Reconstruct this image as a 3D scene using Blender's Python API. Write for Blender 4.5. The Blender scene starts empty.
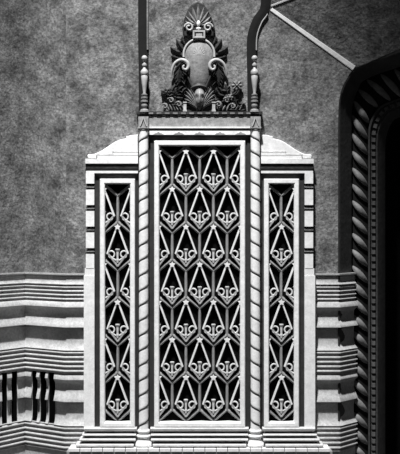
import bpy, bmesh, math, random
from mathutils import Vector, Matrix
R = math.radians
random.seed(7)
S = 0.015            # metres per unit (a unit is 15 mm of the wall)
D = 1000.0           # distance of the camera from the wall in units
FL = 505.0           # floor level
CX = 199.5           # centre line of the organ screen
C = bpy.context.scene.collection
sc = bpy.context.scene

# ---------------------------------------------------------------- camera, light, exposure
cam_d = bpy.data.cameras.new('camera'); cam = bpy.data.objects.new('camera', cam_d); C.objects.link(cam)
cam.location = (0, -D*S, (FL-227)*S); cam.rotation_euler = (R(90), 0, 0)
cam_d.sensor_fit = 'HORIZONTAL'; cam_d.sensor_width = 36; cam_d.lens = 36*D/400
cam_d.clip_end = 200
sc.camera = cam
sc.view_settings.view_transform = 'Standard'; sc.view_settings.look = 'None'
sc.view_settings.gamma = 1; sc.view_settings.use_curve_mapping = False
sc.view_settings.exposure = 0.0
w = bpy.data.worlds.new('world'); sc.world = w; w.use_nodes = True
w.node_tree.nodes['Background'].inputs[0].default_value = (0.5, 0.5, 0.5, 1)
w.node_tree.nodes['Background'].inputs[1].default_value = 0.085
def spot(name, loc, target, power, size, angle=60):
    d = bpy.data.lights.new(name, 'SPOT'); o = bpy.data.objects.new(name, d); C.objects.link(o)
    o.location = loc; d.energy = power; d.shadow_soft_size = size; d.spot_size = R(angle); d.spot_blend = 1.0
    o.rotation_euler = (Vector(target)-Vector(loc)).to_track_quat('-Z', 'Y').to_euler()
    return o
spot('house_lamp', (-2.2, -10.0, 25.0), (-0.65, 0, 2.1), 57000, 0.6, 24.5)

# ---------------------------------------------------------------- materials
def mat(name, v, v2=None, scale=3.0, rough=0.6, bump=0.0, fine=0.0, metal=0.0, streak=1.0):
    m = bpy.data.materials.new(name); m.use_nodes = True; nt = m.node_tree; N = nt.nodes; L = nt.links
    b = N['Principled BSDF']; b.inputs['Roughness'].default_value = rough; b.inputs['Metallic'].default_value = metal
    b.inputs['Specular IOR Level'].default_value = 0.3
    if v2 is None: v2 = v*0.8
    tc = N.new('ShaderNodeTexCoord'); mp = N.new('ShaderNodeMapping'); mp.inputs['Scale'].default_value = (1, 1, streak)
    L.new(tc.outputs['Object'], mp.inputs[0])
    n1 = N.new('ShaderNodeTexNoise'); n1.inputs['Scale'].default_value = scale; n1.inputs['Detail'].default_value = 8; n1.inputs['Roughness'].default_value = 0.72
    L.new(mp.outputs[0], n1.inputs['Vector'])
    r = N.new('ShaderNodeValToRGB'); r.color_ramp.elements[0].position = 0.34; r.color_ramp.elements[1].position = 0.66
    r.color_ramp.elements[0].color = (v2, v2, v2, 1); r.color_ramp.elements[1].color = (v, v, v, 1)
    L.new(n1.outputs[0], r.inputs[0]); out = r.outputs[0]
    if fine:
        n2 = N.new('ShaderNodeTexNoise'); n2.inputs['Scale'].default_value = 26; n2.inputs['Detail'].default_value = 4; n2.inputs['Roughness'].default_value = 0.8
        L.new(mp.outputs[0], n2.inputs['Vector'])
        mr = N.new('ShaderNodeMapRange'); mr.inputs[1].default_value = 0.3; mr.inputs[2].default_value = 0.7
        mr.inputs[3].default_value = 1-fine; mr.inputs[4].default_value = 1+fine
        L.new(n2.outputs[0], mr.inputs[0])
        mx = N.new('ShaderNodeVectorMath'); mx.operation = 'SCALE'
        L.new(out, mx.inputs[0]); L.new(mr.outputs[0], mx.inputs['Scale']); out = mx.outputs[0]
    L.new(out, b.inputs['Base Color'])
    if bump:
        bp = N.new('ShaderNodeBump'); bp.inputs['Strength'].default_value = bump; bp.inputs['Distance'].default_value = 0.02
        n3 = N.new('ShaderNodeTexNoise'); n3.inputs['Scale'].default_value = 18; n3.inputs['Detail'].default_value = 6
        L.new(tc.outputs['Object'], n3.inputs['Vector']); L.new(n3.outputs[0], bp.inputs['Height']); L.new(bp.outputs[0], b.inputs['Normal'])
    return m
M = dict(
    plaster=mat('mottled_plaster', .25, .05, 3.4, .85, .8, .7),
    plaster_dark=mat('mottled_plaster_dark', .26, .06, 3.4, .85, .8, .7),
    dado=mat('dado_plaster', .46, .34, 4, .7, .15, .3),
    dado_dark=mat('dado_plaster_darker', .30, .20, 4, .7, .1, .2),  # darker version of the dado plaster, for the base block
    white=mat('white_paint', .86, .68, 7, .55, .12, .12),
    grey=mat('grey_paint', .34, .18, 9, .6, .2, .3),
    dark=mat('dark_groove_paint_and_shade', .035, .02, 8, .6, .1, .2),
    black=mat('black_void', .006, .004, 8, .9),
    bar=mat('lattice_metal', .34, .24, 10, .45, .0, .15),
    gilt=mat('bright_gilt', .82, .65, 12, .4, .0, .1),
    bronze=mat('dark_bronze', .045, .02, 8, .5, .3, .3),
    bronze_light=mat('pale_bronze', .26, .12, 12, .45, .2, .3),  # paler bronze for lobes, tendrils, rosettes, plumes and mask
    shield=mat('shield_plaster', .27, .13, 6, .6, .3, .3),
    archd=mat('arch_shaded_plaster', .065, .04, 5, .7, .2, .25),  # shade on the splayed reveal is put into this dark tone
    bead=mat('arch_bead_plaster', .13, .07, 6, .7, .2, .25),
    rope=mat('arch_rope_plaster', .24, .13, 6, .6, .2, .25),
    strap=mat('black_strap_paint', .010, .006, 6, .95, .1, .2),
    stone=mat('pale_stone', .62, .46, 6, .6, .1, .15),
    floor=mat('stage_floor', .12, .08, 3, .6),
)

M['black'].node_tree.nodes['Principled BSDF'].inputs['Specular IOR Level'].default_value = 0
# ---------------------------------------------------------------- helpers
def K(f): return (D-f)/D
class MB:
    """collects shapes; x, y in wall units (y downward), f = distance in front of the wall"""
    def __init__(s, f=0.0):
        s.v = []; s.f = []; s.k = K(f)
    def P(s, x, y, f): return Vector(((x-200)*s.k*S, -f*S, (FL-227-(y-227)*s.k)*S))
    def add(s, pts, faces):
        n = len(s.v); s.v += [s.P(*p) for p in pts]; s.f += [[i+n for i in fc] for fc in faces]
    def box(s, x0, x1, y0, y1, f0, f1):
        p = [(x, y, f) for f in (f0, f1) for (x, y) in ((x0, y0), (x1, y0), (x1, y1), (x0, y1))]
        s.add(p, [[0, 1, 2, 3], [7, 6, 5, 4], [0, 4, 5, 1], [1, 5, 6, 2], [2, 6, 7, 3], [3, 7, 4, 0]])
    def ring(s, x0, x1, y0, y1, w, f0, f1, c=0.0):
        """mitred rectangular frame, chamfer c"""
        def rect(e, f): return [(x0+e, y0+e, f), (x1-e, y0+e, f), (x1-e, y1-e, f), (x0+e, y1-e, f)]
        L = [rect(0, f0), rect(0, f1-c), rect(c, f1), rect(w-c, f1), rect(w, f1-c), rect(w, f0)]
        pts = [p for r in L for p in r]; fs = []
        for a in range(6):
            b = (a+1) % 6
            for i in range(4):
                j = (i+1) % 4; fs.append([a*4+i, a*4+j, b*4+j, b*4+i])
        s.add(pts, fs)
    def prism(s, poly, f0, f1, c=0.0):
        n = len(poly); rings = [[(x, y, f0) for x, y in poly]]
        if c:
            cx = sum(p[0] for p in poly)/n; cy = sum(p[1] for p in poly)/n
            rings.append([(x, y, f1-c) for x, y in poly])
            def inn(i):
                a = Vector(poly[i-1]); b = Vector(poly[i]); d = Vector(poly[(i+1) % n])
                e1 = (b-a).normalized(); e2 = (d-b).normalized(); nn = Vector((-(e1+e2).y, (e1+e2).x))
                if nn.length < 1e-6: nn = Vector((-e1.y, e1.x))
                nn.normalize(); sg = 1 if s.area(poly) > 0 else -1
                return b+nn*c*sg
            rings.append([(inn(i).x, inn(i).y, f1) for i in range(n)])
        else: rings.append([(x, y, f1) for x, y in poly])
        pts = [p for r in rings for p in r]; fs = [list(range(n))]
        for a in range(len(rings)-1):
            for i in range(n):
                j = (i+1) % n; fs.append([a*n+i, a*n+j, (a+1)*n+j, (a+1)*n+i])
        m = (len(rings)-1)*n; fs.append([m+i for i in range(n-1, -1, -1)])
        s.add(pts, fs)
    @staticmethod
    def area(p): return sum(p[i][0]*p[(i+1) % len(p)][1]-p[(i+1) % len(p)][0]*p[i][1] for i in range(len(p)))/2
    def bar(s, a, b, w, f0, f1, t=0.45, w2=None):
        a = Vector(a); b = Vector(b); d = (b-a).normalized(); n = Vector((-d.y, d.x)); w2 = w if w2 is None else w2
        pts = []
        for p, ww in ((a, w), (b, w2)):
            for q, f in ((-1, f0), (-t, f1), (t, f1), (1, f0)):
                e = p+n*q*ww/2; pts.append((e.x, e.y, f))
        s.add(pts, [[0, 1, 5, 4], [1, 2, 6, 5], [2, 3, 7, 6], [3, 0, 4, 7], [0, 3, 2, 1], [4, 5, 6, 7]])
    def tube(s, pts, rad, n=8, taper=None, flat=1.0):
        """round bar through 3-D points (x, y, f)"""
        P = [Vector(p) for p in pts]; m = len(P); out = []
        for i, p in enumerate(P):
            t = (P[min(i+1, m-1)]-P[max(i-1, 0)]).normalized()
            up = Vector((0, 0, 1)) if abs(t.z) < .95 else Vector((0, 1, 0))
            a = t.cross(up).normalized(); b = a.cross(t).normalized()
            r = rad if taper is None else rad*taper(i/(m-1))
            for j in range(n):
                q = 2*math.pi*j/n; e = p+a*math.cos(q)*r+b*math.sin(q)*r*flat; out.append(tuple(e))
        fs = []
        for i in range(m-1):
            for j in range(n):
                k = (j+1) % n; fs.append([i*n+j, i*n+k, (i+1)*n+k, (i+1)*n+j])
        fs.append(list(range(n-1, -1, -1))); fs.append([(m-1)*n+j for j in range(n)])
        s.add(out, fs)
    def lathe(s, x, f, prof, n=28):
        out = []; m = len(prof)
        for r, y in prof:
            for j in range(n):
                q = 2*math.pi*j/n; out.append((x+r*math.cos(q), y, f+r*math.sin(q)))
        fs = []
        for i in range(m-1):
            for j in range(n):
                k = (j+1) % n; fs.append([i*n+j, i*n+k, (i+1)*n+k, (i+1)*n+j])
        fs.append(list(range(n))); fs.append([(m-1)*n+j for j in range(n-1, -1, -1)])
        s.add(out, fs)
    def ball(s, x, y, f, rx, ry, rf, n=14):
        out = []; fs = []
        for i in range(n+1):
            a = math.pi*i/n
            for j in range(n):
                q = 2*math.pi*j/n
                out.append((x+rx*math.sin(a)*math.cos(q), y+ry*math.cos(a), f+rf*math.sin(a)*math.sin(q)))
        for i in range(n):
            for j in range(n):
                k = (j+1) % n; fs.append([i*n+j, i*n+k, (i+1)*n+k, (i+1)*n+j])
        s.add(out, fs)
    def leaf(s, base, tip, w, f0, h, bend=0.0, th=1.0, lobes=0, n=14, lift=0.0):
        """carved leaf with a raised midrib, its edges going back to f0"""
        a = Vector(base); b = Vector(tip); d = b-a; nrm = Vector((-d.y, d.x)).normalized()
        cols = [-1, -.6, -.25, 0, .25, .6, 1]; out = []
        for i in range(n+1):
            t = i/n; c = a+d*t+nrm*bend*math.sin(math.pi*t)
            ww = w/2*(math.sin(math.pi*min(1, (t*.92+.08)))**.75)
            if lobes: ww *= 1-.32*abs(math.sin(math.pi*lobes*t))
            for q in cols:
                hh = h*(1-q*q*.9)*(0.35+0.65*math.sin(math.pi*(t*.8+.1))) + (h*.35 if q == 0 else 0) + lift*t
                if abs(q) == 1: hh = 0 if not lift else lift*t*.6
                p = c+nrm*q*ww; out.append((p.x, p.y, f0+hh))
        m = len(cols); N0 = len(out); fs = []
        for i in range(n):
            for j in range(m-1): fs.append([i*m+j, i*m+j+1, (i+1)*m+j+1, (i+1)*m+j])
        out += [(x, y, f-th) for x, y, f in out]
        for i in range(n):
            for j in range(m-1): fs.append([N0+(i+1)*m+j, N0+(i+1)*m+j+1, N0+i*m+j+1, N0+i*m+j])
            for j in (0, m-1): fs.append([i*m+j, (i+1)*m+j, N0+(i+1)*m+j, N0+i*m+j])
        for i in (0, n):
            for j in range(m-1): fs.append([i*m+j, i*m+j+1, N0+i*m+j+1, N0+i*m+j])
        s.add(out, fs)
    def build(s, name, m, parent=None, origin=None, clip=None, smooth=False, crop=None):
        """links ONE mesh object. clip = (xmin, xmax) in units"""
        bm = bmesh.new(); vs = [bm.verts.new(v) for v in s.v]
        for fc in s.f:
            try: bm.faces.new([vs[i] for i in fc])
            except ValueError: pass
        bmesh.ops.remove_doubles(bm, verts=bm.verts, dist=1e-6)
        bmesh.ops.recalc_face_normals(bm, faces=bm.faces)
        if clip:
            for pos, sg in ((clip[0], -1), (clip[1], 1)):
                co = s.P(pos, 0, 0); g = bm.verts[:]+bm.edges[:]+bm.faces[:]
                r = bmesh.ops.bisect_plane(bm, geom=g, plane_co=co, plane_no=(sg, 0, 0), clear_outer=True)
                ed = [e for e in r['geom_cut'] if isinstance(e, bmesh.types.BMEdge)]
                if ed: bmesh.ops.holes_fill(bm, edges=ed, sides=0)
        if origin is None:
            origin = parent.location.copy() if parent else Vector((sum(v.co.x for v in bm.verts)/len(bm.verts), sum(v.co.y for v in bm.verts)/len(bm.verts), min(v.co.z for v in bm.verts)))
        if smooth:
            for f in bm.faces: f.smooth = True
            for e in bm.edges:
                if len(e.link_faces) == 2 and e.calc_face_angle(0) > R(40): e.smooth = False
        bmesh.ops.translate(bm, vec=-Vector(origin), verts=bm.verts)
        me = bpy.data.meshes.new(name); bm.to_mesh(me); bm.free()
        o = bpy.data.objects.new(name, me); C.objects.link(o); me.materials.append(M[m])
        # world origin of the parent (things are never rotated before their parts are made)
        pw = Vector((0, 0, 0)); q = parent
        while q: pw += q.location; q = q.parent
        o.location = Vector(origin)-pw
        o.parent = parent
        return o
def part(mb, name, m, parent, **k):
    q = parent; pw = Vector((0, 0, 0))
    while q: pw += q.location; q = q.parent
    return mb.build(name, m, parent, origin=pw, **k)
def tag(o, label, cat, group=None):
    o['label'] = label; o['category'] = cat
    if group: o['group'] = group
    return o
def thing(name, label, cat, x, y, f=0, group=None):
    o = bpy.data.objects.new(name, None); C.objects.link(o); o.empty_display_size = .05
    o.location = ((x-200)*S, -f*S, (FL-y)*S)
    return tag(o, label, cat, group)
def struct(o):
    o['kind'] = 'structure'; return o
def children(o): return [c for c in bpy.data.objects if c.parent == o]
def mirror_copy(root, label, x=None):
    """copy of a thing with its parts, mirrored about the centre line of the screen"""
    def rec(o, par):
        c = o.copy(); C.objects.link(c); c.parent = par
        for ch in children(o): rec(ch, c)
        return c
    r = rec(root, None); r['label'] = label
    r.location.x = 2*(CX-200)*S-root.location.x; r.scale.x = -1
    return r
def crom(P, t):
    i = min(int(t), len(P)-2); u = t-i
    p0 = P[max(i-1, 0)]; p1 = P[i]; p2 = P[i+1]; p3 = P[min(i+2, len(P)-1)]
    return tuple(.5*((2*b)+(c-a)*u+(2*a-5*b+4*c-d)*u*u+(-a+3*b-3*c+d)*u**3) for a, b, c, d in zip(p0, p1, p2, p3))

# ---------------------------------------------------------------- the setting: floor and plaster walls
m = MB(); m.v = [Vector((x, y, z)) for z in (-.1, 0) for x, y in ((-6, -17), (6, -17), (6, 4), (-6, 4))]
m.f = [[0, 1, 2, 3], [4, 5, 6, 7], [0, 1, 5, 4], [1, 2, 6, 5], [2, 3, 7, 6], [3, 0, 4, 7]]
struct(m.build('floor', 'floor'))

LP = [(-110, 98), (25, -30), (66, 0), (88, 0)]      # plan of the walls left of the screen (x, f): a shallow re-entrant corner
RP = [(310, 0), (338.5, 0), (355, -22)]             # plan right of the screen, turning into the arch
def planpt(x, f): return Vector(((x-200)*K(f), f))
def sweep(path, prof, d0=-5.0, amp=1.0, cut=False):
    """sweep a vertical profile (y, d) along a plan path; the solid goes back to depth d0"""
    mb = MB(0); P = [planpt(*p) for p in path]; n = len(P)
    prof = [(y, d*amp) for y, d in prof]
    prof = [(prof[0][0], d0)]+list(prof)+[(prof[-1][0], d0)]; m_ = len(prof); pts = []
    for i, p in enumerate(P):
        ns = []
        if i > 0: e = (P[i]-P[i-1]).normalized(); ns.append(Vector((-e.y, e.x)))
        if i < n-1: e = (P[i+1]-P[i]).normalized(); ns.append(Vector((-e.y, e.x)))
        nm = sum(ns, Vector((0, 0))).normalized()
        if cut and len(ns) == 1: nm = (nm*.3+Vector((0, .7))).normalized()      # slots are cut straight back
        sc_ = 1/max(.4, nm.dot(ns[0]))
        for y, d in prof:
            q = p+nm*d*sc_; pts.append(Vector((q.x*S, -q.y*S, (FL-227-(y-227)*K(3))*S)))
    mb.v = pts
    for i in range(n-1):
        for j in range(m_):
            k = (j+1) % m_; mb.f.append([i*m_+j, i*m_+k, (i+1)*m_+k, (i+1)*m_+j])
    mb.f.append(list(range(m_))); mb.f.append([(n-1)*m_+j for j in range(m_-1, -1, -1)])
    return mb
TOP = -80
def wallseg(name, path, y0=TOP, y1=275, mt='plaster'):
    return struct(sweep(path, [(y0, 0), (y1, 0)], -12).build(name, mt))
wallseg('wall_left', [(-110, 98), (25, -30), (67, 0)])
# arch stations: outer edge, rope outer, rope inner, bead line, inner edge, forward shift
ST = [((338, 505), (352, 505), (368, 505), (373.6, 505), (385.5, 505), 0),
      ((338, 330), (352, 330), (368, 330), (373.6, 330), (385.5, 330), 0),
      ((338, 175), (352, 175), (368, 177), (373.6, 178), (385.5, 180), 0),
      ((338, 126), (352, 129), (368, 136), (373.6, 139), (385.5, 146), 0),
      ((339.5, 98), (352.5, 107), (369.5, 123), (375.3, 126), (387, 134), 0),
      ((346, 80), (357.5, 91), (375, 112), (380.3, 114.5), (391, 124.5), 0),
      ((358, 67), (367, 79), (384, 104), (388.5, 107.5), (398, 118), 1),
      ((400, 50), (405, 65), (414, 93), (416.5, 98), (422, 110), 14),
      ((450, 31), (454, 46), (462, 75), (464, 80), (469, 92), 30),
      ((500, 12), (504, 27), (512, 57), (514, 62), (519, 74), 46)]
ARCH = [s[0] for s in ST]
edge = [crom(ARCH, i/8) for i in range(8, 49)]       # outer edge from the dado to the corner
m = MB(0); poly = [(66, TOP), (66, 275), (338, 275)]+[p for p in edge if p[1] < 270]+[(355, 67), (271, 7.5), (283, TOP)]
m.prism(poly, -12, 0); struct(m.build('wall_back', 'plaster'))
def tilt(x, y): return .35*max(0, ((x-271)*60-(y-8)*84)/103)   # the facet over the arch leans out from the rib
fc = [(271, 7.5), (355, 67.5), (358, 67), (400, 50), (450, 31), (500, 12), (520, TOP), (283, TOP)]
m = MB(0); n = len(fc)
m.add([(x, y, tilt(x, y)) for x, y in fc]+[(x, y, tilt(x, y)-10) for x, y in fc],
      [list(range(n)), list(range(2*n-1, n-1, -1))]+[[i, (i+1) % n, n+(i+1) % n, n+i] for i in range(n)])
struct(m.build('wall_right', 'plaster_dark'))
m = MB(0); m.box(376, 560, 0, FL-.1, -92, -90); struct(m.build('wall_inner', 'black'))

# ---------------------------------------------------------------- dado mouldings
def reeds(y0, n, pitch, d=3.2, a=3.4):
    out = []
    for i in range(n):
        b = y0+i*pitch
        out += [(b, d-a), (b+.22*pitch, d-.6), (b+.36*pitch, d), (b+.48*pitch, d-.2), (b+.56*pitch, d-a), (b+.98*pitch, d-a)]
    return out
def cove(y0, y1, deep, top, bot, n=8, pw=2.2):
    """overhanging lip at y0 in front, hollow below, flaring out again at y1"""
    out = [(y0, top), (y0+.9, deep+.3)]
    for i in range(1, n+1):
        t = i/n; out.append((y0+.9+(y1-y0-.9)*t, deep+1.2*(1-t)*(1-t)+(bot-deep)*t**pw))
    return out
up = [(273.6, -1), (273.7, 3.2), (275, 3.2)]+cove(275.1, 284.5, -1.5, 3.2, 4, 8, 5)+reeds(286, 4, 4.0)
up += [(302.1, 1.2), (304, 4.2), (306.2, 6.5), (307.3, 7.0), (308.3, 5.6), (309.8, 2.2), (312, -1.6), (315, -2.6), (318.5, -2.2), (321.5, .2), (324, 3.8), (327, 7.6)]
up += cove(327.4, 350.5, -3.4, 7.6, 6.5, 14, 6)+reeds(351.3, 5, 4.6, 6.5, 4.4)+[(374.4, 1.5)]
mid = [(374.5, 1.6), (376.5, 4.3), (379, 6.5), (380, 6.8), (381, 5.6), (382.5, 1.8), (385, -2), (391, -2.4), (394, -.6), (397, 2.6), (401.5, 7.2)]
mid += cove(402, 426, -3.4, 7.2, 6.5, 14, 6)
low = [(426.1, 4)]+reeds(427, 5, 4.8, 6.5, 4.4)+[(451.2, 5), (452, 1), (475, 1), (476, 5), (FL-.2, 5)]
def lerp_path(x):
    for (a, fa), (b, fb) in zip(LP, LP[1:]):
        if a <= x <= b:
            # interpolate along the true plan line
            A = planpt(a, fa); B = planpt(b, fb); X = x-200
            # find f with projected x
            lo, hi = 0.0, 1.0
            for _ in range(40):
                t = (lo+hi)/2; q = A+(B-A)*t; px = q.x*D/(D-q.y)
                if px < X: lo = t
                else: hi = t
            q = A+(B-A)*t; return (x, q.y)
slots = [(-40, -34.5), (-28, -23), (1.9, 7.0), (11.6, 17.2), (32.2, 37.3), (40.3, 46.2), (48.8, 54.8)]
def subpath(a, b):
    return [lerp_path(a)]+[p for p in LP if a+.01 < p[0] < b-.01]+[lerp_path(b)]
AMP = .52
t1 = sweep(LP, up, amp=AMP); segs = []
a = -110
for s0, s1 in slots: segs.append((a, s0)); a = s1
segs.append((a, 88))
def merge(A, B):
    n = len(A.v); A.v += B.v; A.f += [[i+n for i in f] for f in B.f]
for a, b in segs: merge(t1, sweep(subpath(a, b), mid, -3.2, AMP, True))
merge(t1, sweep(LP, low, amp=AMP))
struct(t1.build('trim_1', 'dado', smooth=True))
t2 = sweep(RP, up+mid+low, amp=.5); struct(t2.build('trim_2', 'dado', smooth=True))
names = ['nearest the left edge of the photo', 'just left of the wall corner', 'just right of the wall corner', 'middle one right of the wall corner', 'nearest the white notched border']
for i, (s0, s1) in enumerate(slots[2:]):
    a = lerp_path(s0-.4); b = lerp_path(s1+.4); A = planpt(*a); B = planpt(*b)
    e = (B-A).normalized(); nn = Vector((-e.y, e.x)); mb = MB(0); z = lambda y: (FL-227-(y-227)*K(3))*S
    def bx(p, q, d0, d1, y0, y1):
        pts = []
        for d in (d0, d1):
            for (c, y) in ((p, y0), (q, y0), (q, y1), (p, y1)):
                w_ = c+nn*d; pts.append(Vector((w_.x*S, -w_.y*S, z(y))))
        k = len(mb.v); mb.v += pts
        mb.f += [[k+j for j in fc] for fc in ([0, 1, 2, 3], [7, 6, 5, 4], [0, 4, 5, 1], [1, 5, 6, 2], [2, 6, 7, 3], [3, 7, 4, 0])]
    bx(A, B, -16, -15, 374.6, 426); bx(A, A+e*.35, -15, -1.2, 374.6, 426); bx(B-e*.35, B, -15, -1.2, 374.6, 426)
    bx(A, B, -15, -1.2, 374.6, 375); bx(A, B, -15, -1.2, 425.5, 426)
    tag(mb.build('vent_slot', 'black'), 'dark vertical slot in the left dado, '+names[i], 'vent', 'vertical slots in the left dado')

# ---------------------------------------------------------------- ribs on the walls over the arch
def rib(name, a, b, w0, w1, h, ext=0):
    mb = MB(0); A = Vector(a); B = Vector(b); d = (B-A).normalized(); n = Vector((-d.y, d.x)); pts = []
    for p, ww in ((A, w0), (B, w1)):
        for q, hh in ((-1, 0), (-1, .7*h), (-.7, h), (.7, h), (1, .7*h), (1, 0)):
            e = p+n*q*ww/2; pts.append((e.x, e.y, tilt(e.x, e.y)+hh-(.5 if hh == 0 else 0)))
    mb.add(pts, [[i, (i+1) % 6, 6+(i+1) % 6, 6+i] for i in range(6)]+[list(range(6)), list(range(11, 5, -1))])
    return struct(mb.build(name, 'white'))
rib('trim_3', (271, 9.5), (353.8, 68.2), 3.6, 5.2, 1.3)
rib('trim_4', (271, 6.2), (318, -9), 1.8, 1.8, .9)

# ---------------------------------------------------------------- the great arch at the right
arch = thing('arch_surround', 'dark moulded arch with rope and bead borders at the right edge', 'arch', 362, FL, -25)
NS = len(ST)-1; SUB = 12
def stn(t):
    cs = [crom([s[j] for s in ST], t) for j in range(5)]; f = crom([(s[5],) for s in ST], t)[0]
    return cs, f
def loft(rows):
    mb = MB(0); m_ = len(rows[0]); out = []; n = len(rows)
    for r in rows: out += r
    mb.add(out, [[i*m_+j, i*m_+j+1, (i+1)*m_+j+1, (i+1)*m_+j] for i in range(n-1) for j in range(m_-1)])
    return mb
def dp(p, f):     # keep the size of a member set back in the opening
    k = K(f); return ((p[0]-200)*k+200, (p[1]-227)*k+227, f)
rv, bed, fil, jam = [], [], [], []
for i in range(NS*SUB+1):
    cs, f = stn(i/SUB); O, A, B, Bd, I = cs
    mixp = lambda p, q, t: (p[0]+(q[0]-p[0])*t, p[1]+(q[1]-p[1])*t)
    rv.append([dp(O, f-8) if False else (O[0], O[1], f-9), (O[0], O[1], f), dp(mixp(O, A, .12), f-1), dp(mixp(O, A, .2), f-5), dp(mixp(O, A, .92), f-20), dp(A, f-24), dp(A, f-34)])
    row = [dp(A, f-36)]
    for j in range(9):
        t = j/8; row.append(dp(mixp(A, B, t), f-28+4.0*math.sin(math.pi*t)))
    row.append(dp(B, f-36)); bed.append(row)
    fil.append([dp(B, f-36), dp(mixp(B, Bd, .05), f-24), dp(mixp(B, Bd, .35), f-24), dp(mixp(B, Bd, .4), f-28), dp(mixp(Bd, I, .3), f-28), dp(mixp(Bd, I, .34), f-27), dp(mixp(Bd, I, .95), f-40), dp(I, f-43), dp(I, f-88)])
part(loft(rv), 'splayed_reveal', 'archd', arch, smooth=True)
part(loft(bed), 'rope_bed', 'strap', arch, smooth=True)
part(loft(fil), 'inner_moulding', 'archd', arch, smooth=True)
# arc-length tables along the rope and the bead line
def table(fn, n=1200, t1=None):
    T = [i/n*NS for i in range(n+1)]; L = [0]
    for a, b in zip(T, T[1:]): L.append(L[-1]+math.dist(fn(a), fn(b)))
    return T, L
def at(TL, s):
    T, L = TL; lo, hi = 0, len(L)-1
    while hi-lo > 1:
        k = (lo+hi)//2
        if L[k] < s: lo = k
        else: hi = k
    return T[lo]+(T[hi]-T[lo])*(s-L[lo])/max(1e-9, L[hi]-L[lo])
ropeT = table(lambda t: mixp(stn(t)[0][1], stn(t)[0][2], .5)); beadT = table(lambda t: stn(t)[0][3])
s = 20.0
while s < ropeT[1][-1]-30:
    mb = MB(0); pts = []; n = 12; t0 = at(ropeT, s); shf = 16-25*max(0, min(1, (t0-3.0)/2.8))
    for i in range(n+1):
        u = i/n; t = at(ropeT, max(0, s-(u-.5)*shf)); cs, f = stn(t); p = mixp(cs[1], cs[2], .03+.94*u)
        pts.append(dp(p, f-26.5+4.5*math.sin(math.pi*u)))
    wide = 3.2+.3*max(0, min(1, (s-330)/60))
    mb.tube(pts, wide, 10, taper=lambda u: max(.12, (math.sin(math.pi*min(1, max(0, u*.96+.02))))**.5), flat=.6)
    part(mb, 'rope_strand', 'rope', arch, smooth=True); s += 16.2-3.0*max(0, min(1, (t0-4)/2))
s = 15.0
while s < beadT[1][-1]-40:
    t = at(beadT, s); cs, f = stn(t); p = dp(cs[3], f-27.0); mb = MB(0); a = crom([x[3] for x in ST], min(NS, t+.02)); d = (Vector(a)-Vector(cs[3])); d = d.normalized() if d.length > 1e-6 else Vector((0, -1))
    mb.bar((p[0]-d.x*2.1, p[1]-d.y*2.1), (p[0]+d.x*2.1, p[1]+d.y*2.1), 5.0, p[2]-2, p[2]+1.8, .6)
    part(mb, 'bead', 'bead', arch); s += 7.0

# ---------------------------------------------------------------- stepped plinth under the screen
pl = thing('stepped_plinth', 'stepped white plinth of stacked ledges under the organ screen', 'plinth', CX, FL, 8)
ys = [(428.3, 432.0, 83.5), (434.2, 436.3, 82), (438.4, 441.0, 79.5), (443.4, 446.2, 76)]
gaps = [6.8, 7.5, 7.7, 9.6]; CL, CR = 143.4, 2*CX-143.4
for i, (y0, y1, xl) in enumerate(ys):
    f1 = 13+i*2.2; xr = 2*CX-xl; g_ = gaps[i]
    pr = [(y0, f1-.8), (y0+.5, f1-.1), (y0+1.2, f1), (y1-.5, f1-1.2), (y1, f1-2.4)]
    for xa, xb, ca, cb in ((xl, CL-g_, .6, 0), (CL+g_, CR-g_, 0, 0), (CR+g_, xr, 0, .6)):
        mb = MB(14); pts = []
        for x, s_, c_ in ((xa, 1, ca), (xb, -1, cb)):
            for y, f in [(y0, 0)]+pr+[(y1, 0)]: pts.append((x+s_*((f1-f)*c_ if f else 0), y, f))
        k = len(pts)//2
        mb.add(pts, [[j, (j+1) % k, k+(j+1) % k, k+j] for j in range(k)]+[list(range(k)), list(range(2*k-1, k-1, -1))])
        part(mb, 'ledge', 'stone', pl)
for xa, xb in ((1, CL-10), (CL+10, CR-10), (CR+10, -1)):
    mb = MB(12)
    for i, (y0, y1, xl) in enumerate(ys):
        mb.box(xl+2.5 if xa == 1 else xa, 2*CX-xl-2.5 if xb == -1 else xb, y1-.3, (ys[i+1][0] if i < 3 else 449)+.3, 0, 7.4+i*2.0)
    part(mb, 'recess', 'dark', pl)  # dark colour puts the shade under the ledges into the recesses
mb = MB(22)                                             # bottom ledge of separate white slabs
mb.box(66, 2*CX-66, 452.4, FL-.3, 0, 18); part(mb, 'base_block', 'dado_dark', pl)
x = 68.5
while x < 330:
    mb = MB(24); w_ = 11.4; mb.box(x, min(x+w_-.7, 330.5), 449.2, 452.2, 0, 22); part(mb, 'slab', 'white', pl); x += w_

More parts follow.
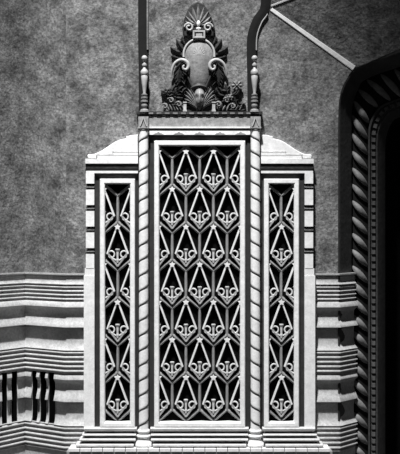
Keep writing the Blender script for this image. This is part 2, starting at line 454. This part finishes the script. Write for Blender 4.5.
# ---------------------------------------------------------------- lattice panels
T0, PITCH, HW = 146.6, 37.62, 13.75
def lattice(rows, xin0, xin1, f0, f1):
    """honeycomb bars; rows = [(k, [centres])]"""
    mb = MB(6); seen = set()
    def b(a, c):
        key = tuple(sorted(((round(a[0]), round(a[1])), (round(c[0]), round(c[1])))))
        if key in seen: return
        seen.add(key); mb.bar(a, c, 3.0, f0, f1, .5); mb.bar(a, c, .8, f1-.1, f1+.6, .5)
    for k, cs in rows:
        t = T0+PITCH*k
        for c in cs:
            b((c, t), (c-HW, t+11.4)); b((c, t), (c+HW, t+11.4))
            b((c-HW, t+11.4), (c-HW, t+PITCH)); b((c+HW, t+11.4), (c+HW, t+PITCH))
            b((c-HW, t+PITCH), (c, t+PITCH+11.4)); b((c+HW, t+PITCH), (c, t+PITCH+11.4))
    return mb
def orn_meshes(cx, t, clip):
    f0 = 5.0; A = MB(6); B = MB(6); V = MB(6)
    st = []
    for i in range(10):
        r = 3.4 if i % 2 == 0 else 1.8; q = -math.pi/2+i*math.pi/5; st.append((cx+r*math.cos(q), t+5.2+r*math.sin(q)))
    A.prism(st, f0, f0+3.4)
    for sg in (-1, 1):
        A.bar((cx+sg*.5, t+5), (cx+sg*10.4, t+32), 2.1, f0, f0+2.8, .6, 2.1)
        V.bar((cx+sg*10.4, t+30.5), (cx, t+44.4), 2.3, f0, f0+2.4, .5)
    B.lathe(cx, f0+1.2, [(.4, t+26.8), (2.1, t+26.9), (2.2, t+27.8), (1.3, t+30), (1.0, t+36), (1.4, t+38), (1.0, t+41)], 12)
    for sg in (-1, 1):
        pts = []
        for i in range(15):
            q = i/14; a = math.pi*(-1.0+1.9*q); r = 3.5-.5*q
            pts.append((cx+sg*(6.3-(-math.cos(a))*r*-1), t+32.6+math.sin(a)*r*1.05, f0+1.6))
        pts.append((cx+sg*1.6, t+38.5, f0+1.4))
        B.tube(pts, .8, 6)
    return A, B, V
def ornament(parent, cx, t, clip=None):
    A, B, V = orn_meshes(cx, t, clip)
    o = A.P(cx, t+44, 5)
    a = A.build('pointed_ornament', 'gilt', parent, origin=o, clip=clip)
    B.build('fleuron', 'gilt3', a, origin=o, clip=clip)
    V.build('lower_point', 'bar2', a, origin=o, clip=clip)
    return a
M['gilt3'] = mat('fleuron_gilt', .68, .5, 12, .4, 0, .1)
M['bar2'] = mat('shaded_gilt', .42, .3, 12, .4, 0, .1)  # greyer gilt holds the shade of the downward-facing lower bars
M['gilt2'] = mat('soft_gilt', .48, .30, 12, .4, 0, .1)
def copy_part(o, parent, dx, dz):
    c = o.copy(); C.objects.link(c); c.parent = parent; c.location = o.location+Vector((dx, 0, dz))
    for ch in children(o):
        d = ch.copy(); C.objects.link(d); d.parent = c
    return c
def panel(name, label, cat, x0, x1, y0, y1, rows, fw, group=None):
    """x0..y1 = inner opening"""
    cx = (x0+x1)/2; g = thing(name, label, cat, cx, y1+fw, 0, group)
    mb = MB(8); mb.ring(x0-fw, x1+fw, y0-fw, y1+fw, fw, 1, 11, .9); part(mb, 'frame', 'white', g)
    mb = MB(6); mb.box(x0-1, x1+1, y0-1, y1+1, .6, 1.4); part(mb, 'dark_backing', 'black', g)
    part(lattice(rows, x0, x1, 3.2, 5.4), 'lattice', 'bar', g, clip=(x0-.3, x1+.3))
    first = {}
    for k, cs in rows:
        t = T0+PITCH*k
        for c in cs:
            typ = 'L' if c-11 < x0 else 'R' if c+11 > x1 else 'F'
            if typ == 'F' and 'F' in first: copy_part(first['F'][0], g, (c-first['F'][1])*K(6)*S, -(t-first['F'][2])*K(6)*S)
            elif typ in first and abs(first[typ][1]-c) < .01: copy_part(first[typ][0], g, 0, -(t-first[typ][2])*K(6)*S)
            else:
                o = ornament(g, c, t, None if typ == 'F' else (x0-.3, x1+.3)); first[typ] = (o, c, t)
    return g
PC = 199.7
rowsA = [PC-3*HW, PC-HW, PC+HW, PC+3*HW]; rowsB = [PC-2*HW, PC, PC+2*HW]
cg = panel('lattice_grille', 'wide central grille of honeycomb lattice with pointed gilt ornaments', 'grille', 159.2, 240.2, 145.8, 421.8,
           [(k, rowsA if k % 2 == 0 else rowsB) for k in range(7)], 4.9, 'latticed grilles of the organ screen')
mb = MB(7); mb.ring(148.5, 250.9, 135.6, 428.2, 6.0, 0, 6.5, .4); part(mb, 'dark_surround', 'dark', cg)
sx0, sx1 = 105.0, 130.2; scx = (sx0+sx1)/2
sg = panel('lattice_grille', 'narrow left side grille with honeycomb lattice, left of the twisted columns', 'grille', sx0, sx1, 183.8, 421.8,
           [(k, [scx] if k % 2 == 0 else [scx-HW, scx+HW]) for k in range(1, 7)], 4.9, 'latticed grilles of the organ screen')
mb = MB(7); mb.ring(94.6, 138.6, 173.2, 428.2, 5.6, 0, 6.0, .4); part(mb, 'dark_surround', 'dark', sg)
mirror_copy(sg, 'narrow right side grille with honeycomb lattice, right of the twisted columns')

# ---------------------------------------------------------------- outer white borders of the side bays
sb = thing('side_border', 'white notched border around the left side grille', 'border', 112, 428, 0, 'notched borders of the side bays')
mb = MB(8); mb.box(86.2, 138, 170.9, 173.2, 0, 9.5); part(mb, 'top_fillet', 'white', sb)
mb = MB(8); mb.box(85.4, 138, 163.6, 170.9, 0, 6.5); mb.box(85.4, 138, 171, 173, 0, 5); part(mb, 'dark_band', 'dark', sb)
mb = MB(8); mb.box(85.2, 138, 166.6, 168.2, 5, 8.0); part(mb, 'grey_bead', 'grey', sb)
mb = MB(8); mb.box(86.6, 94.6, 173, 262, 0, 5); part(mb, 'notch_strip', 'dark', sb)
yy = [(173.2, 183.6), (189.6, 205.0), (211.0, 226.5), (232.4, 248.0), (254, 268.2)]
for a, b in yy:
    mb = MB(8); mb.box(86.0, 94.4, a, b, 0, 9.5); part(mb, 'block', 'white', sb)
for a, b in zip(yy, yy[1:]):
    mb = MB(8); mb.box(85.6, 94.4, (a[1]+b[0])/2-.8, (a[1]+b[0])/2+.8, 0, 8); part(mb, 'grey_bar', 'grey', sb)
mb = MB(8); mb.box(84.9, 94.6, 268.2, 275.5, 0, 9.2); mb.box(84.0, 94.6, 275.5, 428, 0, 9.8); part(mb, 'pilaster_strip', 'white', sb)
mirror_copy(sb, 'white notched border around the right side grille')
capt = thing('scroll_pediment', 'bright stepped half pediment with a curved top above the left grille', 'pediment', 112, 163.6, 0, 'half pediments')
mb = MB(8); mb.box(85.6, 138, 158.8, 163.6, 0, 10.5); mb.box(97.5, 138, 155.6, 159, 0, 9.9); mb.box(113.5, 138, 152.6, 156, 0, 9.9); part(mb, 'stepped_base', 'white', capt)
cp = [(88.0, 158.2), (87.2, 156.0), (88.4, 154.2), (91.5, 154.4), (95, 153.8), (99, 152.0), (104, 149.2), (109, 145.8), (114, 142.4), (119, 140), (126, 138.4), (126.2, 136.6), (131, 135.2), (138, 134.6), (138, 151.9), (113, 151.9), (113, 154.6), (97, 155), (96.4, 158.2)]
mb = MB(8); mb.prism(cp, 0, 8.6, .8); part(mb, 'scroll_top', 'white', capt)
mb = MB(8); mb.box(113, 138, 151.6, 152.8, 0, 6.5); mb.box(97, 114, 154.5, 155.8, 0, 6.5); mb.box(86.5, 97, 158, 159, 0, 6.5); part(mb, 'painted_shadow_line', 'grey', capt)  # grey strips painted in for the thin shadow lines between the steps
mirror_copy(capt, 'greyer stepped half pediment with a curved top above the right grille')

# ---------------------------------------------------------------- twisted columns
colx = 143.4; cf = 11.0
tc = thing('twisted_column', 'white twisted column left of the wide central grille', 'column', colx, 449, cf, 'twisted columns')
mb = MB(cf+4); n = 32; y0c, y1c = 131.2, 430.5; rows = 600; out = []; rr = 4.75; pitch = 15.0
for i in range(rows+1):
    y = y0c+(y1c-y0c)*i/rows
    for j in range(n):
        q = 2*math.pi*j/n          # q=90 deg faces the camera
        ph = ((y/pitch)+(-q)/(2*math.pi)) % 1.0
        ph = ((y/pitch) - q/(2*math.pi)*1.0) % 1.0
        dd = min(ph, 1-ph)
        r = rr*(0.88+.12*math.sin(math.pi*min(1, dd/.14)/2))
        out.append((colx+r*math.cos(q), y, cf+r*math.sin(q)))
mb.add(out, [[i*n+j, i*n+(j+1) % n, (i+1)*n+(j+1) % n, (i+1)*n+j] for i in range(rows) for j in range(n)]+[list(range(n)), [rows*n+j for j in range(n)]])
part(mb, 'shaft', 'white', tc, smooth=True)
mb = MB(cf+4); pts = []; N = int((y1c-y0c)/pitch*24)
for i in range(N+1):
    y = y0c+1+(y1c-y0c-2)*i/N; q = y/pitch*2*math.pi
    pts.append((colx+rr*.93*math.cos(q), y, cf+rr*.93*math.sin(q)))
mb.tube(pts, .75, 6); part(mb, 'spiral_line', 'dark', tc)
def arc(yc, r, h, n=7): return [(r-h/2+h/2*math.cos(a), yc-h/2*math.sin(a)) for a in [math.pi/2-math.pi*i/(n-1) for i in range(n)]]
mb = MB(cf+4)
mb.lathe(colx, cf, [(5, 429.5)]+arc(431.6, 6.4, 3.2)+[(5.0, 433.4), (4.9, 434.6)]+arc(436.6, 7.2, 3.2)+[(5.6, 438.6), (6.3, 441), (7.4, 442.4)]+arc(445.1, 9.3, 4.4)+[(8.0, 447.6), (8.0, 449)], 32)
part(mb, 'base', 'white', tc, smooth=True)
mb = MB(cf+4); mb.box(colx-5, colx+5, 116.5, 127.2, 0, cf+5); mb.box(colx-5.6, colx+5.6, 127, 128.4, 0, cf+5.6); mb.lathe(colx, cf, arc(129.8, 5.2, 2.6)+[(4.6, 131.4)]); part(mb, 'capital', 'grey', tc)
mb = MB(cf+5)
for s_ in (-1, 1): mb.bar((colx, 117.6), (colx+s_*3.2, 126.4), 1.6, cf+4.6, cf+6.2, .4)
part(mb, 'leaf_carving', 'gilt2', tc)
col2 = mirror_copy(tc, 'white twisted column right of the wide central grille')

# ---------------------------------------------------------------- entablature over the central bay
en = thing('entablature', 'grey mottled frieze and beaded cornice over the central grille', 'entablature', CX, 136, 0)
mb = MB(9); mb.box(148.6, 250.4, 115.8, 126.8, 0, 9.2); part(mb, 'frieze', 'grey', en)
mb = MB(9); mb.box(148.6, 250.4, 114.2, 115.8, 0, 10.0); mb.box(136.5, 262.5, 111.6, 114.4, 0, 10.6); part(mb, 'cornice', 'bronze', en)
x = 140
while x < 258:
    mb = MB(15); mb.box(x, x+4.8, 112.0, 113.5, 10, 11.2); part(mb, 'cornice_bead', 'bronze_light', en); x += 8.2
mb = MB(9); mb.box(148.6, 250.4, 126.8, 128.3, 0, 11.2); part(mb, 'light_fillet', 'white', en)
mb = MB(9); mb.box(148.6, 250.4, 128.3, 131, 0, 8.0); part(mb, 'dark_fillet', 'dark', en)
mb = MB(9); mb.box(148.9, 250.1, 131, 134.8, 0, 10.6); part(mb, 'white_band', 'white', en)
mb = MB(9)
for i in range(5):
    cxx = 158.5+i*20.5; mb.prism([(cxx-5.5, 135), (cxx-3.8, 133.6), (cxx-1.8, 133.2), (cxx, 132.0), (cxx+1.8, 133.2), (cxx+3.8, 133.6), (cxx+5.5, 135)], 5, 11.6)
part(mb, 'scallop_row', 'grey', en)
mb = MB(9); mb.box(148.6, 250.4, 134.8, 135.6, 0, 7); part(mb, 'lower_dark_fillet', 'dark', en)  # thin dark fillet below the white band

# ---------------------------------------------------------------- vase finials on the columns
fx = 144.2
fn = thing('vase_finial', 'small turned vase finial with a ball top standing above the left twisted column', 'finial', fx, 111.7, 10, 'vase finials on the columns')
mb = MB(14)
def ballp(yc, r, n=8, rx=None): return [((rx or r)*math.sin(math.pi*i/n), yc-r*math.cos(math.pi*i/n)) for i in range(1, n)]
mb.lathe(fx, 10, ballp(57.6, 3.0)+[(1.0, 61), (1.2, 62.8), (2.4, 63.4), (2.4, 65), (1.3, 65.8), (1.6, 68)]+[(2.8, 69.2), (3.8, 70.6), (3.9, 72.6), (3.4, 74.2), (2.9, 74.9), (3.3, 75.6), (3.1, 80), (2.3, 86), (1.5, 91.5), (1.5, 93)], 24)
part(mb, 'vase', 'white2', fn, smooth=True) if 'white2' in M else part(mb, 'vase', 'gilt2', fn, smooth=True)
mb = MB(14); mb.lathe(fx, 10, [(1.6, 93), (3.0, 93.6), (3.0, 94.8), (1.8, 95.4), (1.8, 96), (3.4, 96.6), (3.4, 98), (2.0, 98.6), (2.2, 99.4), (3.7, 100), (3.7, 101.6), (2.2, 102.2)]+ballp(105.2, 3.2)+[(2.8, 108.6), (4.4, 109.6), (4.8, 111.7)], 24)
part(mb, 'turned_foot', 'shield', fn, smooth=True)
mirror_copy(fn, 'small turned vase finial with a ball top standing above the right twisted column')

# ---------------------------------------------------------------- dark straps rising from the finials
def strap(label, cl, w_, side):
    """cl = centre line points (x, y) from the bottom"""
    x0, y0 = cl[0]; g = thing('wall_strap', label, 'moulding', x0, y0, 0, 'dark mouldings rising from the columns')
    P = [crom(cl, i/8) for i in range((len(cl)-1)*8+1)]
    def band(off0, off1, h0, h1):
        mb = MB(3); out = []
        for i, p in enumerate(P):
            a = Vector(P[max(0, i-1)]); b = Vector(P[min(len(P)-1, i+1)]); d = (b-a).normalized(); n = Vector((-d.y, d.x))
            for o_, h in ((off0, -1), (off0, h0), (off0*.6+off1*.4, h1), (off0*.4+off1*.6, h1), (off1, h0), (off1, -1)):
                q = Vector(p)+n*o_; out.append((q.x, q.y, h))
        m_ = 6; k = len(P)
        mb.add(out, [[i*m_+j, i*m_+(j+1) % m_, (i+1)*m_+(j+1) % m_, (i+1)*m_+j] for i in range(k-1) for j in range(m_)]+[list(range(m_)), [(k-1)*m_+j for j in range(m_)]])
        return mb
    part(band(-w_/2, w_/2, 1.2, 2.4), 'dark_band', 'strap', g, smooth=True)
    return g, P, band
g, P, band = strap('straight dark vertical moulding rising from the left finial', [(143.6, 111.5), (143.6, 80), (143.0, 40), (143.0, 10), (143.0, -30), (143.0, -70)], 10.0, 1)
P[:] = [p for p in P if p[1] < 54]; part(band(3.6, 5.4, 2.4, 3.2), 'light_edge', 'shield', g)
g, P, band = strap('dark moulding rising from the right finial and curving right at the top', [(252.4, 111.5), (252.2, 80), (251.6, 50), (252.6, 34), (257.6, 20), (264.2, 10), (266, -2), (266.3, -30), (266.3, -70)], 9.6, 1)
P[:] = [p for p in P if 10.5 < p[1] < 52]; part(band(4.2, 5.6, 2.4, 3.2), 'light_edge', 'gilt2', g)

# ---------------------------------------------------------------- the carved crest
cr = thing('carved_crest', 'carved crest of shield, palmette, scrolls and mask on top of the central bay', 'carving', 199, 111.6, 6)
F = 3.0
# palmette
mb = MB(6); mb.prism([(184, 36), (182.3, 28), (184.2, 18), (187.5, 10), (191.5, 4), (197.5, 1), (204, 3.8), (208.4, 10), (212, 18), (215, 28), (213.6, 36)], 0, 4.5, 1.2)
pal = part(mb, 'palmette', 'bronze', cr)
mb = MB(8)
for i in range(9):
    a = R(-90+(i-4)*17.5); L_ = 22-abs(i-4)*1.9; b0 = (198.3+2.5*math.cos(a), 25+2.5*math.sin(a))
    mb.leaf(b0, (198.3+L_*math.cos(a), 25+L_*math.sin(a)), 3.6+abs(i-4)*.15, 4.2, 1.6, bend=(i-4)*.5, th=.6)
part(mb, 'lobe_fan', 'bronze_light', pal, smooth=True)
mb = MB(8); mb.ball(198.5, 23.2, 6, 2.0, 3.2, 2.2); mb.ball(198.5, 28, 5.5, 2.6, 1.3, 1.8); part(mb, 'bud', 'white', pal, smooth=True)
def spiral(mb, cx, cy, r0, r1, a0, a1, f, rad, n=28, tp=None, fb=0):
    pts = []
    for i in range(n+1):
        t = i/n; a = a0+(a1-a0)*t; r = r0+(r1-r0)*t; pts.append((cx+r*math.cos(a), cy+r*math.sin(a), f+fb*t))
    mb.tube(pts, rad, 8, taper=tp)
for s_, c_ in ((1, 188.9), (-1, 208.1)):
    mb = MB(8); pts = []
    for i in range(26):
        t = i/25; a = math.pi*(1.05+2.6*t); r = 4.6*(1-.72*t); pts.append((c_+s_*r*math.cos(a), 27+r*math.sin(a), 6+1.2*t))
    mb.tube(pts, .95, 8); part(mb, 'volute', 'gilt2', pal, smooth=True)
mb = MB(8); mb.ring(192.8, 205.2, 30.6, 38.4, 1.8, 3, 9, .4); mb.box(193, 205, 31, 38.4, 2, 6.5); mb.box(196, 202.2, 33.4, 36.6, 5, 8.2); part(mb, 'plinth_block', 'gilt2', cr)
# shield
def arcpts(cx, cy, rx, ry, a0, a1, n): return [(cx+rx*math.cos(R(a0+(a1-a0)*i/n)), cy+ry*math.sin(R(a0+(a1-a0)*i/n))) for i in range(n+1)]
sh = arcpts(199, 54.5, 14.4, 15, 180, 360, 20)+[(213.2, 60), (212.6, 66), (210.6, 73), (206.4, 84), (203, 88), (195, 88), (191.6, 84), (187.4, 73), (185.4, 66), (184.8, 60)]
mb = MB(8); cxs, cys = 199, 64; out = [(cxs, cys, 9.5)]; nn_ = len(sh); 
for q, h in ((.35, 9.2), (.65, 8.2), (.88, 6.6), (1, 5.0), (1, 0)):
    out += [(cxs+(x-cxs)*q, cys+(y-cys)*q, h) for x, y in sh]
fs = [[0, 1+i, 1+(i+1) % nn_] for i in range(nn_)]
for r_ in range(4): fs += [[1+r_*nn_+i, 1+r_*nn_+(i+1) % nn_, 1+(r_+1)*nn_+(i+1) % nn_, 1+(r_+1)*nn_+i] for i in range(nn_)]
mb.add(out, fs); shd = part(mb, 'shield', 'shield', cr, smooth=True)
mb = MB(8)
for i in range(-4, 5):
    a = R(-90+i*19); pts = []
    for j in range(10):
        t = j/9; r = 2+11*t; pts.append((199+r*math.cos(a)*1.0, 56+r*math.sin(a)*1.05, 9.0-.2-3.6*t*t))
    mb.tube(pts, .45, 6)
part(mb, 'shell_rib', 'gilt2', shd, smooth=True)
mb = MB(8); pts = [(x, y, 6.0) for x, y in arcpts(199, 54.5, 15.4, 16, 172, 368, 36)]; mb.tube(pts, 1.15, 10)
part(mb, 'rim', 'gilt2', shd, smooth=True)
for s_ in (-1, 1):
    mb = MB(8); mb.tube([(199+s_*13.8, 69, 5.8), (199+s_*11, 77, 6.4), (199+s_*7.2, 86, 6.6)], 1.0, 8)
    part(mb, 'lower_edge', 'dark', shd, smooth=True)
# the two large scrolls beside the shield
for s_ in (-1, 1):
    c0 = 199+s_*13.5; X = lambda v: 199+s_*v
    pl_ = [(27.6, 75, 4.5), (26.8, 69, 6), (24.4, 63.6, 7), (20, 60.4, 8), (15.4, 60.2, 8.6), (11.6, 62.8, 9), (10.6, 66.8, 9.3), (12.6, 69.8, 9.5), (15.4, 69.2, 9.7), (15.8, 66.8, 9.8), (14.4, 65.8, 9.9)]
    pts = [crom([(X(a), b, c) for a, b, c in pl_], i/5) for i in range((len(pl_)-1)*5+1)]
    mb = MB(8); mb.tube(pts, 1.7, 10, taper=lambda t: .65+.45*math.sin(math.pi*min(1, t*1.15))); scv = part(mb, 'side_scroll', 'gilt2', cr, smooth=True)
    mb = MB(7)
    mb.leaf((X(18), 62), (X(20), 87), 13, 1.5, 4.2, bend=s_*-1.5, lobes=5)
    for i in range(5):
        mb.leaf((X(18.5), 66+i*3.6), (X(25.5-i*.6), 72+i*3.6), 2.6, 3.5, 1.6)
        mb.leaf((X(17.5), 66+i*3.6), (X(13.2), 73+i*3.2), 2.4, 3.5, 1.6)
    part(mb, 'hanging_leaf', 'bronze', cr, smooth=True)
# dark leaves beside the arch of the shield
for s_ in (-1, 1):
    X = lambda v: 199+s_*v; mb = MB(6)
    for a, b, w_, h in (((13, 52), (23, 38), 8, 3), ((14, 56), (29, 46), 8, 3), ((15, 58), (28, 55), 7, 3), ((14, 44), (17, 35), 6, 2.5), ((18, 52), (25, 49), 4, 4)):
        mb.leaf((X(a[0]), a[1]), (X(b[0]), b[1]), w_, .5, h, lobes=4, bend=s_*1.0)
    part(mb, 'upper_leaf', 'bronze', cr, smooth=True)
# lower foliage at both sides
random.seed(11)
for s_ in (-1, 1):
    X = lambda v: 199+s_*v; mb = MB(6); hi = MB(8)
    reach = 38 if s_ < 0 else 47
    for i in range(30):
        u = random.random(); bx_ = 14+(reach-20)*u; by = 110-random.random()*(26-12*u)
        a = R(-90+random.uniform(-60, 100)*1.0*1); L_ = random.uniform(7, 12)
        tx, ty = min(reach, bx_+L_*math.cos(a)), max(72+14*u, min(110.5, by+L_*math.sin(a)))
        mb.leaf((X(bx_), by), (X(tx), ty), random.uniform(4, 6.5), random.uniform(.5, 3), random.uniform(2, 3.5), lobes=3, bend=random.uniform(-2, 2))
    for q in ((20, 104), (28, 100), (34, 106)):
        for k in range(3):
            spiral(hi, X(q[0]), q[1], 3.6-k, 1.4, R(200+k*40), R(480+k*60), 5+k*.3, .5, 18)
    for i in range(7):
        bx_ = 15+i*(reach-17)/7; hi.leaf((X(bx_), 110), (X(bx_+3.2), 102.5+(i % 3)), 2.4, 3.5, 1.6)
    lf = part(mb, 'acanthus_foliage', 'bronze', cr, smooth=True)
    part(hi, 'tendril', 'bronze_light', lf, smooth=True)
# rosettes
def rosette(x, y, r, npet, f):
    mb = MB(8)
    for i in range(npet):
        a = 2*math.pi*i/npet; mb.leaf((x+.8*math.cos(a), y+.8*math.sin(a)), (x+r*math.cos(a), y+r*math.sin(a)), r*.75, f, 1.6)
    mb.ball(x, y, f+1.6, 1.4, 1.4, 1.4, 10); return mb
part(rosette(237, 85, 5.6, 8, 4.5), 'rosette', 'bronze_light', cr, smooth=True)
part(rosette(230, 97, 3.8, 6, 4.5), 'rosette', 'bronze_light', cr, smooth=True)
part(rosette(166, 92, 4.4, 7, 4), 'rosette', 'bronze', cr, smooth=True)
# mask with plumes, and the two short posts
mb = MB(10); mb.prism([(186, 111.4), (184.6, 99), (189, 90), (209, 90), (213.6, 99), (212.4, 111.4)], 0, 4); msk = part(mb, 'mask_ground', 'bronze', cr)
mb = MB(10); hd = []; n1, n2 = 22, 26
for i in range(n1+1):
    a = math.pi*i/n1; yy_ = -math.cos(a)
    for j in range(n2):
        q = 2*math.pi*j/n2; wx = 4.7*(1-.42*yy_)
        x = wx*math.sin(a)*math.cos(q); f = 5.5*math.sin(a)*math.sin(q)
        if f > 0:
            f += 2.6*math.exp(-(x/1.3)**2)*math.exp(-((yy_-.0)/.55)**2)             # long nose
            f += 1.6*math.exp(-((abs(x)-3.2)/1.8)**2)*math.exp(-((yy_+.42)/.16)**2) # brows
            f -= 1.3*math.exp(-((abs(x)-2.6)/1.0)**2)*math.exp(-((yy_+.12)/.15)**2) # eye sockets
            f += 1.0*math.exp(-((abs(x)-2.6)/1.2)**2)*math.exp(-((yy_-.25)/.2)**2)  # cheeks
            f -= 1.8*math.exp(-(x/2.2)**4)*math.exp(-((yy_-.66)/.09)**2)            # mouth
        hd.append((199.6+x, 98.5+11.5*yy_, 5.2+f))
mb.add(hd, [[i*n2+j, i*n2+(j+1) % n2, (i+1)*n2+(j+1) % n2, (i+1)*n2+j] for i in range(n1) for j in range(n2)])
part(mb, 'mask', 'bronze_light', cr, smooth=True)
mb = MB(10); mb.leaf((191, 87.5), (208, 87.5), 5.5, 7, 1.6, bend=-2.2); part(mb, 'brow_drape', 'bronze', cr, smooth=True)
for s_ in (-1, 1):
    mb = MB(9)
    for i, (dx, dy) in enumerate(((6, 88), (9.5, 86), (12.8, 87), (15, 89.5), (16.2, 93.5), (16.2, 98), (15, 102))):
        mb.leaf((199.6+s_*2.5, 110.5-i*.4), (199.6+s_*dx, dy), 3.7, 3.4+i*.1, 2.8, bend=-s_*(1.6))
    part(mb, 'plume', 'bronze_light', cr, smooth=True)
for s_ in (-1, 1):
    mb = MB(8); x = 199.3+s_*14.4; mb.box(x-1.5, x+1.5, 102.6, 109.8, 0, 7); mb.box(x-2, x+2, 109.8, 111.6, 0, 8); mb.box(x-1.9, x+1.9, 101.6, 102.8, 0, 7.6); part(mb, 'short_post', 'gilt2', cr)
